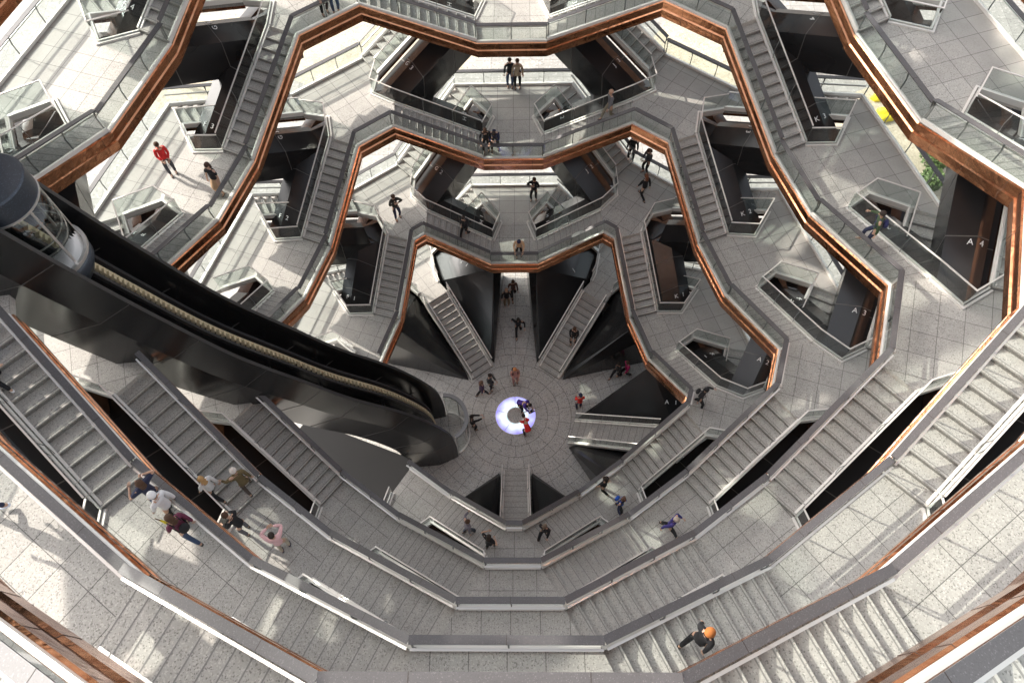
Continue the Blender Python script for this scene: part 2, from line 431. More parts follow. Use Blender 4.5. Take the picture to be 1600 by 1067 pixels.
def stair(root, a0, a1, b0, b1, z0, z1, n, o, copper_in=None, guards='io', soffit=True, treadmat='tread', deep=.78):
    """bottom edge a0 (inner) a1 (outer) at z0, top edge b0 b1 at z1; all relative to the origin o (x, y, z)"""
    ox = Vector((o[0], o[1])); oz = o[2]
    a0 = Vector(a0) - ox; a1 = Vector(a1) - ox; b0 = Vector(b0) - ox; b1 = Vector(b1) - ox
    z0 -= oz; z1 -= oz; h = (z1 - z0) / n; m = MB()
    T = .2
    for j in range(n - 1):
        f0 = j / (n - 1); f1 = (j + 1) / (n - 1); z = z0 + (j + 1) * h
        p0, p1 = a0.lerp(b0, f0), a1.lerp(b1, f0); q0, q1 = a0.lerp(b0, f1), a1.lerp(b1, f1)
        e = (q0 - p0).normalized() * -.02
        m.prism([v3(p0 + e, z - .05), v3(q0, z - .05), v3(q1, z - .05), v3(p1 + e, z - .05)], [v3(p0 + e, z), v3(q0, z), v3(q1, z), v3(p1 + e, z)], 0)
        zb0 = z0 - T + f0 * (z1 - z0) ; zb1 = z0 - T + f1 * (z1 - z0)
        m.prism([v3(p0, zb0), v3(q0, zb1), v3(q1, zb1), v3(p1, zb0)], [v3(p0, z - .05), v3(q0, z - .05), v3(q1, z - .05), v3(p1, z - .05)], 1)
        u = (q0 - p0).normalized(); a_, b_ = p0 + u * .02, p1 + u * .02; c_, d_ = p1 + u * .045, p0 + u * .045
        m.face([v3(a_, z + .003), v3(b_, z + .003), v3(c_, z + .003), v3(d_, z + .003)], 2)
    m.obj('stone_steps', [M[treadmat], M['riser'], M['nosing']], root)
    sgn = 1 if (b0 - a0).cross(a1 - a0) < 0 else -1     # +1: outer side lies to the right of the way up
    pin = [v3(a0, z0 + h * .6), v3(b0, z1)]; pout = [v3(a1, z0 + h * .6), v3(b1, z1)]
    sof = MB(); dz = -.30
    sof.prism([v3(a0, z0 - .34), v3(b0, z1 - .34), v3(b1, z1 - .34), v3(a1, z0 - .34)], [v3(a0, z0 - .2), v3(b0, z1 - .2), v3(b1, z1 - .2), v3(a1, z0 - .2)], 0)
    sof.obj('copper_soffit' if soffit else 'steel_soffit', M['copper'] if soffit else M['black'], root)
    if 'i' in guards:
        if copper_in:
            guard(root, pin, -sgn, 'cap', 1.5)
            path = [v3(a0, z0), v3(b0, z1)]
            if sgn < 0: path.reverse()
            # centre side must lie to the left of travel
            copper_edge(root, path, deep)
        else: guard(root, pin, -sgn, 'hole', 1.5)
    if 'o' in guards: guard(root, pout, sgn, 'hole' if copper_in or guards == 'ioh' else 'cap', 1.5)

SP_SEC = {'out': [(0.0, 0), (.38, -.10), (.40, -.5), (.95, -.55), (.95, -1.3), (.26, -1.6), (-.62, -2.15), (-.84, -.26)],
          'in': [(0.0, 0), (.52, -.13), (.44, -1.5), (-.55, -1.9), (-.86, -.75), (-1.45, -.7), (-1.45, -.5), (-.80, -.26)]}
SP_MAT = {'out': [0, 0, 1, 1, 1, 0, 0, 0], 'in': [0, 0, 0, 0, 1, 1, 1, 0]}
def spine(root, a, b, out, kind):
    """black steel box beam under a stair: a low end, b high end; out = plan vector pointing away from the centre"""
    a = Vector(a); b = Vector(b); dp = Vector((b.x - a.x, b.y - a.y)).normalized(); e = v3(dp) * 1.25
    left = Vector((-dp.y, dp.x)); sg = 1 if left.dot(out) > 0 else -1
    path = [a - e + Vector((0, 0, -.12)), a, b, b + e]
    sec = [(x * sg, y) for x, y in SP_SEC[kind]]
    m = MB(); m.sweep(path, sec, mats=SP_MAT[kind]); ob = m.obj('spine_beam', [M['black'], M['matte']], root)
    for f in (.33, .70):
        q = MB(); c0 = a.lerp(b, f); c1 = a.lerp(b, f + .004 + .012 / (b - a).length)
        q.sweep([c0, c1], [(x * 1.006, y * 1.003 + .004) for x, y in sec]); q.obj('panel_seam', M['seam'], ob)

def polar(r, t, az):
    a = R(az); return Vector((r * math.cos(a) - t * math.sin(a), r * math.sin(a) + t * math.cos(a)))

def in_frame(pts, margin=.06):
    from bpy_extras.object_utils import world_to_camera_view
    S.render.resolution_x = 1600; S.render.resolution_y = 1067
    q = [world_to_camera_view(S, cam, Vector(p)) for p in pts]
    q = [c for c in q if c.z > 0]
    if not q: return False
    return (min(c.x for c in q) < 1 + margin and max(c.x for c in q) > -margin and min(c.y for c in q) < 1 + margin and max(c.y for c in q) > -margin)

DONE = []
LAND = {}
NO_INNER_GUARD = {('E', k) for k in range(1, 9)}
SKIP_LAND = {('E', 0), ('E', 1)}
SKIP_IN = {(1, 'D', -1), (1, 'F', 1)}
SKIP_OUT = {(1, 'D', -1), (1, 'F', 1), (2, 'D', -1), (2, 'F', 1)}
RINGS = range(1, 8)
SHADE = 'EFGHJ'      # columns of the upper rings whose shadows fall into the picture
def neighbour(c, s):
    i = ORDER.index(c); return ORDER[(i + s) % 10]
# build the meshes once per ring, copy the things round the ring
def place(proto_root, first, az, r, z, label, name=None):
    o = proto_root if first else copy_tree(proto_root)
    p = polar(r, 0, az); o.location = (p.x, p.y, z); o.rotation_euler = (0, 0, R(az)); o['label'] = label
    return o
for k in range(0, max(RINGS) + 1):
    for kind in ('low', 'high'):
        if k == 0 and kind == 'low': continue
        if kind == 'low':
            P = list(low_pts(k)); P.append(outer_pair(k)[1]); z = zlow(k); cols = LOW
        else:
            P = list(high_pts(k)); z = zhigh(k); cols = HIGH
            if k + 1 in RING:
                A = rot2(outer_pair(k + 1)[3], -A36); P.append(Vector((A.x, -A.y)))
        o = P[0].x
        protos = {}
        for c in cols:
            if (c, k) in SKIP_LAND: continue
            world = [list(polar(p.x, s * p.y, AZ[c])) + [z] for p in P for s in (1, -1)]
            if not in_frame(world, .05 if k < 5 else .12) and not (k > 3 and c in SHADE): continue
            if k > 6 and c not in SHADE: continue
            key = (c, k) in NO_INNER_GUARD
            if key not in protos:
                root = thing('landing', '', 'landing', group='stone paved landings')
                landing(root, P, o, inner=(k > 0 and not key), kind=kind, deep=1.7 if k == 6 else .78)
                protos[key] = (root, True)
            root, first = protos[key]; protos[key] = (root, False)
            lab = ('low stone landing at the top of the %s stair rising from the ground floor' % WHERE[c]) if k == 0 else \
                  'stone landing with glass guards, %s on the %s copper ring up' % (WHERE[c], ORD[k])
            LAND[(c, k)] = place(root, first, AZ[c], o, z, lab)
# flights
for k in RINGS:
    Rl, wl_, Rh, wh = RING[k]
    nr = 12 if k == 1 else 13
    for s in (1, -1):
        # inner flight low k -> high k
        a, b = inner_dir(k); n = perp_out(b - a)
        a0, a1, b0, b1 = a, a + n * WI, b, b + n * WI
        hubL = Vector((HUBL(k), 0)); hubH = rot2((HUBH(k), 0), A36)
        f = (lambda p: p) if s == 1 else mir
        first = True; root = None
        for c in LOW:
            if (k, c, s) in SKIP_IN: continue
            W4 = [list(polar(f(p).x, f(p).y, AZ[c])) + [z] for p, z in ((a0, zlow(k)), (a1, zlow(k)), (b0, zhigh(k)), (b1, zhigh(k)))]
            if not in_frame(W4, .03 if k < 5 else .12) and not (k > 4 and c in SHADE and neighbour(c, s) in SHADE): continue
            if k > 6 and not (c in SHADE and neighbour(c, s) in SHADE): continue
            if first:
                root = thing('stair_flight', '', 'stairs', group='inner stair flights along the copper rings')
                og = (a.x, 0, zlow(k))
                stair(root, f(a0), f(a1), f(b0), f(b1), zlow(k), zhigh(k), nr, og, copper_in=True, deep=1.7 if k == 6 else .78)
                c0 = f(a0 + n * 2.7); c1 = f(b0 + n * 2.7); o2 = Vector((a.x, 0))
                spine(root, v3(c0 - o2, -.65), v3(c1 - o2, ST - .65), f(n), 'in')
            nb = neighbour(c, -s if False else s)
            lab = 'inner stair of the %s copper ring, rising from %s to %s' % (ORD[k], WHERE[c], WHERE[nb])
            r = place(root, first, AZ[c], a.x, zlow(k), lab); first = False
            DONE.append(('in', k, c, s, r))
        # outer flight high k-1 -> low k
        B3, B3o, A3, A3o = outer_pair(k)
        hubL2 = Vector((HUBL(k) - .1, 0)); hubH2 = rot2((HUBH(k - 1), 0), A36)
        first = True
        for c in LOW:
            if (k, c, s) in SKIP_OUT: continue
            W4 = [list(polar(f(p).x, f(p).y, AZ[c])) + [z] for p, z in ((B3, zlow(k)), (B3o, zlow(k)), (A3, zhigh(k - 1)), (A3o, zhigh(k - 1)))]
            if not in_frame(W4, .03 if k < 5 else .1) and not (k > 4 and c in SHADE and neighbour(c, s) in SHADE): continue
            if k > 6 and not (c in SHADE and neighbour(c, s) in SHADE): continue
            if first:
                root = thing('stair_flight', '', 'stairs', group='outer stair flights between the copper rings')
                og = (B3.x, 0, zhigh(k - 1))
                stair(root, f(A3), f(A3o), f(B3), f(B3o), zhigh(k - 1), zlow(k), nr, og, copper_in=False)
                n2 = (B3o - B3).normalized(); c0 = f(A3 - n2 * .42); c1 = f(B3 - n2 * .42); o2 = Vector((B3.x, 0))
                spine(root, v3(c0 - o2, -.6), v3(c1 - o2, ST - .6), f(n2), 'out')
            nb = neighbour(c, s)
            lab = 'outer stair to the %s copper ring, rising from %s to %s' % (ORD[k], WHERE[nb], WHERE[c])
            r = place(root, first, AZ[c], B3.x, zhigh(k - 1), lab); first = False
            DONE.append(('out', k, c, s, r))

# lettering on the spine beams
for kind, k, c, sd_, root in DONE:
    sp = [q for q in root.children if q.name.startswith('spine_beam')][0]
    txt = (c if kind == 'in' else neighbour(c, sd_)) + str(k)
    vs = [v.co for v in sp.data.vertices]
    a, b = vs[8].copy(), vs[16].copy(); d = (b - a).normalized()
    lat = Vector((-d.y, d.x, 0)).normalized()
    for i, ch in enumerate(txt):
        side = lat if i == 0 else -lat
        P1, P2 = vs[9], vs[15]                       # the two shoulders at the low end
        q = P1 if (P1 - a).dot(side) > (P2 - a).dot(side) else P2
        w = (q - a); f = min(.55, .17 / w.length)
        ax = (-w if i == 0 else w); ax = (ax - d * ax.dot(d)).normalized(); nz = ax.cross(d)
        mat = Matrix((ax, d, nz)).transposed().to_4x4(); mat.translation = a.lerp(b, .22 if kind == 'in' else .3) + w * f + nz * .014
        g = link('lettering', glyph(ch), sp); g.matrix_local = mat

# ------------------------------------------------------------------ ground stairs and their black steel wedges
first = True; root = None
for c in HIGH:
    if c == 'E': continue
    if first:
        root = thing('floor_stair', '', 'stairs', group='stairs rising from the ground floor')
        og = (2.85, 0, 0)
        stair(root, (2.85, .62), (2.85, -.62), (6.7, .66), (6.7, -.66), 0, S0, 14, og, copper_in=False, guards='ioh', soffit=False)
        m = MB(); m.prism([v3((.05, -.58), 0), v3((3.85, -.62), 0), v3((3.85, .62), 0), v3((.05, .58), 0)],
                          [v3((.05, -.58), .01), v3((3.85, -.62), S0 - .35), v3((3.85, .62), S0 - .35), v3((.05, .58), .01)], 0)
        m.obj('stair_base', M['black'], root)
    p = polar(2.85, 0, AZ[c]); o = root if first else copy_tree(root); first = False
    o.location = (p.x, p.y, 0); o.rotation_euler = (0, 0, R(AZ[c]))
    o['label'] = 'straight stone stair rising from the round floor towards the %s, between black steel wedges' % WHERE[c]
protoW = {}
for c in 'GCAJ':
    for s in (1, -1):
        if s not in protoW:
            f = (lambda q: q) if s == 1 else mir
            root = thing('steel_wedge', '', 'steel wedge', group='black steel wedges beside the floor stairs')
            fx = lambda r, t, z: v3(f(Vector((r, t))) - Vector((3.0, 0)), z)
            def hf(r, t, z):            # point given in the frame of the low column on the +t side
                q = rot2((r, t), A36); return v3(f(q) - Vector((3.0, 0)), z)
            F0 = fx(2.95, .80, 0); F1 = fx(3.15, .74, .25)
            S1 = fx(6.7, .80, S0 - .45); S2 = fx(7.5, .80, S0 - .15); S3 = fx(9.6, 1.3, S0 - .15)
            T1 = hf(6.2, -1.05, zlow(1) - .85); T2 = hf(7.9, -.55, zlow(1) - .85)
            Q1 = hf(8.1, -.62, 0); Q2 = fx(8.8, .9, 0)
            m = MB(); m.hull([F0, F1, S1, S2, S3, T1, T2, Q1, Q2]); m.obj('wedge_shell', M['black'], root)
            protoW[s] = root; o = root
        else: o = copy_tree(protoW[s])
        p = polar(3.0, 0, AZ[c]); o.location = (p.x, p.y, 0); o.rotation_euler = (0, 0, R(AZ[c]))
        side = 'anticlockwise' if s == 1 else 'clockwise'
        o['label'] = ('faceted black steel wedge on the %s side of the %s floor stair' % (side, WHERE[c])) if c != 'E' else 'faceted black steel wedge on the %s side of the elevator foot' % side

def wall_sign(ch, loc, nrm, up):
    nz = Vector(nrm).normalized(); u = Vector(up); u = (u - nz * u.dot(nz)).normalized(); x = u.cross(nz)
    mt = Matrix((x, u, nz)).transposed().to_4x4(); mt.translation = Vector(loc) + nz * .012
    best = min((o for o in C.objects if o.name.startswith('steel_wedge')), key=lambda o: (o.location - Vector(loc)).length)
    bpy.context.view_layer.update()
    g = link('lettering', glyph(ch), best); g.matrix_parent_inverse = Matrix.Identity(4); g.matrix_local = best.matrix_world.inverted() @ mt
wall_sign('A', (6.982, -.485, 2.833), (-.046, -.567, .823), (0, 1, .5)); wall_sign('1', (7.39, -.519, 2.833), (-.046, -.567, .823), (0, 1, .5))
wall_sign('G', (-2.70, 7.18, 2.965), (-.525, -.219, .823), (.7, .8, .6)); wall_sign('1', (-2.40, 6.86, 3.075), (-.525, -.219, .823), (.7, .8, .6))
wall_sign('J', (2.951, 6.753, 2.691), (.525, -.219, .823), (-.7, .8, .6))
t = thing('steel_plate_wall', 'flat black steel plate under the lower left landing beside the elevator foot', 'steel wedge', (-7.5, -3.4, .9))
m = MB(); m.hull([(-2.3, 2.45, 1.1), (2.75, .5, 1.1), (2.4, -1.97, 1.1), (-.67, -1.9, 1.1), (-3.3, 1.0, 1.1), (-2.3, 2.2, -.85), (2.2, .3, -.85), (1.8, -1.6, -.85)]); m.obj('plate_shell', M['charcoal'], t)
# ------------------------------------------------------------------ ground
m = MB(); N = 64
m.face([v3(polar(11.5, 0, 360 * i / N), .004) for i in range(N)])
structure(m.obj('ground_floor', M['floor']))
m = MB(); m.face([(-300, -300, 0), (300, -300, 0), (300, 300, 0), (-300, 300, 0)])
structure(m.obj('plaza_ground', M['plaza']))
# glowing floor light
root = thing('floor_light', 'glowing blue and white round glass light set in the centre of the floor', 'floor light', (0, 0, .005))
for i in range(5):
    m = MB(); a0 = R(72 * i + 20 + 1.2); a1 = R(72 * i + 92 - 1.2); q = 12
    lo = [Vector((math.cos(a0 + (a1 - a0) * j / q) * .98, math.sin(a0 + (a1 - a0) * j / q) * .98)) for j in range(q + 1)]
    li = [Vector((math.cos(a0 + (a1 - a0) * j / q) * .44, math.sin(a0 + (a1 - a0) * j / q) * .44)) for j in range(q + 1)]
    for j in range(q):
        m.prism([v3(li[j], .002), v3(lo[j], .002), v3(lo[j + 1], .002), v3(li[j + 1], .002)], [v3(li[j], .012), v3(lo[j], .012), v3(lo[j + 1], .012), v3(li[j + 1], .012)])
    m.obj('glass_sector', M['glow'], root)
for r0, r1 in ((.40, .43), (.985, 1.01)):
    m = MB()
    for j in range(48):
        a, b = 2 * math.pi * j / 48, 2 * math.pi * (j + 1) / 48
        P = lambda r, t, z: (r * math.cos(t), r * math.sin(t), z)
        m.prism([P(r0, a, 0), P(r1, a, 0), P(r1, b, 0), P(r0, b, 0)], [P(r0, a, .014), P(r1, a, .014), P(r1, b, .014), P(r0, b, .014)])
    m.obj('metal_ring', M['steel'], root)
# ------------------------------------------------------------------ inclined elevator
EAZ = AZ['E']
def trk(n=90):
    key = [(3.3, 0), (3.3, 1.7), (3.62, 3.6), (4.9, 6.6), (6.7, 9.6), (7.8, 11.8), (9.35, 15), (10.5, 18.2), (11.4, 21), (12.15, 23.6), (12.9, 26.6), (13.6, 30)]
    out = []
    for i in range(len(key) - 1):
        p0 = Vector(key[max(i - 1, 0)]); p1 = Vector(key[i]); p2 = Vector(key[i + 1]); p3 = Vector(key[min(i + 2, len(key) - 1)])
        for j in range(8):
            t = j / 8
            out.append(.5 * ((2 * p1) + (p2 - p0) * t + (2 * p0 - 5 * p1 + 4 * p2 - p3) * t * t + (-p0 + 3 * p1 - 3 * p2 + p3) * t ** 3))
    out.append(Vector(key[-1])); return out
TRK = trk()
def tn(i):
    d = (TRK[min(i + 1, len(TRK) - 1)] - TRK[max(i - 1, 0)]).normalized(); return Vector((d.y, -d.x))
def ribbon(m, sec, i0=0, i1=None, mi=0):
    """sec: (t, depth behind the track face)"""
    i1 = len(TRK) if i1 is None else i1; k = len(sec); base = len(m.v)
    for i in range(i0, i1):
        n = tn(i)
        for t, d in sec:
            q = TRK[i] + n * d; m.v.append((q.x, t, max(q.y, -.02) if i < 3 else q.y))
    for i in range(i1 - i0 - 1):
        for j in range(k):
            a = base + i * k + j; b = base + i * k + (j + 1) % k
            m.f.append((a, b, b + k, a + k)); m.m.append(mi)
    m.f.append(tuple(base + j for j in range(k))); m.m.append(mi); e = base + (i1 - i0 - 1) * k
    m.f.append(tuple(e + j for j in reversed(range(k)))); m.m.append(mi)
root = thing('elevator_track', 'curved twin beam elevator track of black steel sweeping down to the round floor', 'elevator track', (0, 0, 0), R(EAZ))
for sg in (1, -1):
    m = MB(); ribbon(m, [(sg * 1.02, 0), (sg * 1.16, 0), (sg * 1.30, .95), (sg * .95, 2.5), (sg * .83, 2.5), (sg * 1.10, .95)])
    o = m.obj('track_beam', M['track'], root)
    m = MB(); ribbon(m, [(sg * 1.025, -.012), (sg * 1.155, -.012), (sg * 1.155, .004), (sg * 1.025, .004)]); m.obj('edge_strip', M['dark'], o)
    q = MB()
    for i in range(10, 90, 7): 
        if i + 1 < len(TRK):
            n = tn(i); a = TRK[i]; b = a + (TRK[i + 1] - a).normalized() * .02
            P = lambda c, t, d: (c.x + n.x * d, t, c.y + n.y * d)
            sc = [(1.165, .01), (1.308, .95), (.96, 2.51), (.87, 2.45)]
            q.prism([P(a, sg * t, d) for t, d in sc], [P(b, sg * t, d) for t, d in sc])
    q.obj('panel_seam', M['seam'], o)
m = MB(); ribbon(m, [(-1.0, 1.55), (-.15, 1.62), (-.15, 1.70), (-1.0, 1.65)]); m.obj('back_plate', M['track'], root)
for a, b in ((20, 31), (34, 47), (50, 60), (63, 89)):
    m = MB(); ribbon(m, [(-.15, 1.62), (1.0, 1.55), (1.0, 1.65), (-.15, 1.70)], a, b); m.obj('back_plate', M['track'], root)
m = MB(); ribbon(m, [(-.62, .75), (.02, .75), (.02, 1.0), (-.62, 1.0)]); m.obj('rail_girder', M['track'], root)
m = MB(); ribbon(m, [(-.62, .62), (-.52, .62), (-.52, .76), (-.62, .76)]); m.obj('guide_rail', M['dark'], root)
m = MB(); ribbon(m, [(-.08, .64), (.02, .64), (.02, .76), (-.08, .76)]); m.obj('guide_rail', M['dark'], root)
# toothed rack
m = MB(); ribbon(m, [(-.40, .66), (-.30, .66), (-.30, .75), (-.40, .75)]); rk = m.obj('toothed_rack', M['brass'], root)
m = MB()
for i in range(len(TRK) - 1):
    a, b = TRK[i], TRK[i + 1]; L = (b - a).length; n = tn(i); d = (b - a).normalized(); k = max(1, int(L / .17))
    for j in range(k):
        c = a + (b - a) * (j / k); e = d * .09
        P = lambda q, t, dd: (q.x + n.x * dd, t, q.y + n.y * dd)
        m.prism([P(c, -.31, .60), P(c + e, -.31, .60), P(c + e, -.14, .60), P(c, -.14, .60)], [P(c, -.31, .74), P(c + e, -.31, .74), P(c + e, -.14, .74), P(c, -.14, .74)])
rt = m.obj('rack_teeth', M['brass'], rk); rt['kind'] = 'stuff'
for i in range(14, 88, 9):
    n = tn(i); a = TRK[i]; m = MB()
    P = lambda t, d: Vector((a.x + n.x * d, t, a.y + n.y * d))
    m.tube([P(-1.0, 1.25), P(1.0, 1.25)], .07, 6); m.obj('cross_tie', M['dark'], root)
# cab
p = polar(12.1, 0, EAZ)
cab = thing('elevator_cab', 'round glass elevator cab with a dark drum roof riding high on the track', 'elevator cab', (p.x, p.y, 20.65), R(EAZ))
def lathe(prof, n=40, mi=0):
    m = MB(); k = len(prof)
    for i in range(n):
        a = 2 * math.pi * i / n
        for r, z in prof: m.v.append((r * math.cos(a), r * math.sin(a), z))
    for i in range(n):
        for j in range(k - 1):
            a = i * k + j; b = ((i + 1) % n) * k + j; m.f.append((a, b, b + 1, a + 1)); m.m.append(mi)
    return m
mcab = speck('cab_dark_paint', (.045, .055, .07), .8, 1.8, rough=.35, scale=50, metallic=.3)
lathe([(0, 2.92), (.80, 2.92), (.84, 2.88), (.84, 2.30), (.80, 2.28), (0, 2.28)], 96).obj('roof_drum', mcab, cab)
lathe([(.78, 2.24), (.86, 2.24), (.86, 2.30), (.78, 2.30), (.78, 2.24)]).obj('steel_band', M['steel'], cab)
lathe([(.80, .02), (.82, .02), (.82, 2.26), (.80, 2.26), (.80, .02)]).obj('curved_glass', M['glass'], cab, True)
lathe([(.74, -.02), (.90, -.02), (.90, .10), (.82, .10), (.74, .04), (.74, -.02)]).obj('steel_band', M['steel'], cab)
lathe([(0, .0), (.76, .0), (.76, -.03), (0, -.03)]).obj('cab_floor', M['riser'], cab)
lathe([(.6, -.05), (.88, -.05), (.86, -.4), (.66, -.85), (.3, -1.0), (0, -1.0)]).obj('base_hull', mcab, cab, True)
for i in range(6):
    a = R(60 * i + 18); m = MB(); m.box((.80 * math.cos(a), .80 * math.sin(a), 1.13), (.02, .03, 1.12), Matrix.Rotation(a, 3, 'Z')); m.obj('mullion', M['steel'], cab)
for z in (.75, 1.05):
    lathe([(.74, z), (.77, z), (.77, z + .03), (.74, z + .03), (.74, z)], 32).obj('hand_rail', M['steel'], cab)
m = MB(); m.tube([(.1, -.25, -.75), (.1, .25, -.75)], .18, 12); m.tube([(.1, -.3, -.9), (.1, .3, -.9)], .08, 10); m.obj('drive_wheel', M['dark'], cab)
# glazed screen at the elevator foot
p = polar(2.95, 0, EAZ)
sc = thing('elevator_screen', 'low curved glass screen at the foot of the elevator', 'screen', (p.x, p.y, 0), R(EAZ))
def arc(r, a0, a1, n, z=0): return [Vector((r * math.cos(R(a0 + (a1 - a0) * i / n)) + .42, 1.1 * r / .95 * math.sin(R(a0 + (a1 - a0) * i / n)) - .1, z)) for i in range(n + 1)]
ap = arc(.95, 100, 260, 16)
m = MB(); m.sweep(ap, [(-.015, .1), (.015, .1), (.015, 2.2), (-.015, 2.2)]); m.obj('glass_panel', M['glass'], sc)
m = MB(); m.sweep(ap, [(-.09, 2.2), (.09, 2.2), (.09, 2.3), (-.09, 2.3)]); m.obj('top_ring', M['post'], sc)
m = MB(); m.sweep(ap, [(-.05, 0), (.05, 0), (.05, .1), (-.05, .1)]); m.obj('base_trim', M['white'], sc)
for i in (0, 4, 8, 12, 16):
    m = MB(); q = ap[i]; m.tube([q + Vector((0, 0, .05)), q + Vector((0, 0, 2.22))], .03, 6); m.obj('screen_post', M['steel'], sc)

# ------------------------------------------------------------------ people
def skin(name, chains, mat, parent=None, sub=1, extra=None):
    """chains: lists of (point, radius); equal points are welded; first point is the root"""
    vs, es, idx = [], [], {}
    for ch in chains:
        last = None
        for p, r in ch:
            key = tuple(round(c, 4) for c in p)
            if key not in idx: idx[key] = len(vs); vs.append((p, r))
            i = idx[key]
            if last is not None and last != i: es.append((last, i))
            last = i
    me = bpy.data.meshes.new(name); me.from_pydata([v[0] for v in vs], es, [])
    o = link(name, me)
    sk = o.modifiers.new('s', 'SKIN'); sk.use_smooth_shade = True; sk.branch_smoothing = .6
    for i, (p, r) in enumerate(vs):
        d = me.skin_vertices[0].data[i]
        d.radius = r if isinstance(r, tuple) else (r, r); d.use_root = (i == 0)
    sb = o.modifiers.new('u', 'SUBSURF'); sb.levels = sub; sb.render_levels = sub
    dg = bpy.context.evaluated_depsgraph_get(); m2 = bpy.data.meshes.new_from_object(o.evaluated_get(dg))
    bpy.data.objects.remove(o); m2.name = name; m2.materials.clear(); m2.materials.append(mat)
    if extra:
        bm = bmesh.new(); bm.from_mesh(m2)
        for e in extra: e(bm)
        bm.to_mesh(m2); bm.free()
    for p in m2.polygons: p.use_smooth = True
    r = link(name, m2, parent); return r
_mc = {}
def cloth(c, r=.85):
    k = (c, r)
    if k not in _mc: _mc[k] = plain('cloth_%02d' % len(_mc), tuple(c) + (1,), r, 0, .18)
    return _mc[k]
SKIN_T = [(.50, .31, .22), (.38, .22, .15), (.60, .40, .30), (.22, .12, .08)]
V = Vector
def tubebm(path, rad, n=5):
    def f(bm):
        m = MB(); m.tube(path, rad, n); vv = [bm.verts.new(p) for p in m.v]
        for fc in m.f: bm.faces.new([vv[i] for i in fc])
    return f
def ball(c, r, sx=1, sy=1, sz=1, u=8, v=6):
    def f(bm):
        mt = Matrix.Translation(c) @ Matrix.Diagonal((r * sx, r * sy, r * sz, 1))
        bmesh.ops.create_uvsphere(bm, u_segments=u, v_segments=v, radius=1, matrix=mt)
    return f
def limb(a, b, L1, L2, bend):
    """two bone joint between a and b (b is pulled in if out of reach); bend: direction the joint points"""
    d = b - a; L = d.length; mx = (L1 + L2) * .995
    if L > mx: b = a + d * (mx / L); d = b - a; L = mx
    x = (L1 * L1 - L2 * L2 + L * L) / (2 * L); h = math.sqrt(max(0, L1 * L1 - x * x))
    u = d.normalized(); q = (bend - u * bend.dot(u)).normalized()
    return a + u * x + q * h, b
POSES = {
 # feet l/r (x side, y fwd, z), hands l/r, lean fwd, pelvis drop, head pitch
 'stand': dict(f=((.10, .02, 0), (-.10, -.02, 0)), h=((.27, .05, .80), (-.27, .05, .80))),
 'walk': dict(f=((.09, .30, 0), (-.09, -.32, .06)), h=((.23, -.12, .82), (-.22, .20, .86)), lean=.06, drop=.03),
 'stride': dict(f=((.09, .36, 0), (-.09, -.36, .10)), h=((.33, -.24, .95), (-.33, .24, .98)), lean=.12, drop=.07),
 'photo': dict(f=((.12, .05, 0), (-.12, -.05, 0)), h=((.07, .30, 1.50), (-.07, .30, 1.50)), pitch=.2),
 'rail': dict(f=((.11, .0, 0), (-.11, -.10, 0)), h=((.20, .38, 1.02), (-.18, .38, 1.02)), lean=.22, drop=.01, pitch=.5),
 'railphoto': dict(f=((.14, .0, 0), (-.14, -.12, 0)), h=((.08, .45, 1.20), (-.08, .45, 1.20)), lean=.38, drop=.04, pitch=.7),
 'phone': dict(f=((.11, .04, 0), (-.11, -.03, 0)), h=((.08, .30, 1.18), (-.10, .28, 1.14)), pitch=.55),
 'reach': dict(f=((.10, .20, 0), (-.10, -.22, .03)), h=((.46, .30, 1.05), (-.26, -.05, .84)), lean=.12, drop=.03),
 'reachr': dict(f=((.10, .20, 0), (-.10, -.22, .03)), h=((.26, -.05, .84), (-.46, .30, 1.05)), lean=.12, drop=.03),
 'bend': dict(f=((.14, .10, 0), (-.14, -.12, 0)), h=((.14, .62, .55), (-.14, .58, .50)), lean=.95, drop=.10, pitch=.3),
 'crouch': dict(f=((.15, .06, 0), (-.15, -.14, .03)), h=((.12, .52, .50), (-.12, .50, .42)), lean=.55, drop=.52, pitch=.4),
 'hair': dict(f=((.12, .10, 0), (-.10, -.10, 0)), h=((.22, .08, 1.52), (-.20, .22, 1.36)), lean=.05),
 'hold': dict(f=((.10, .04, 0), (-.10, -.04, 0)), h=((.10, .26, 1.08), (-.12, .26, 1.05)), pitch=.25),
}
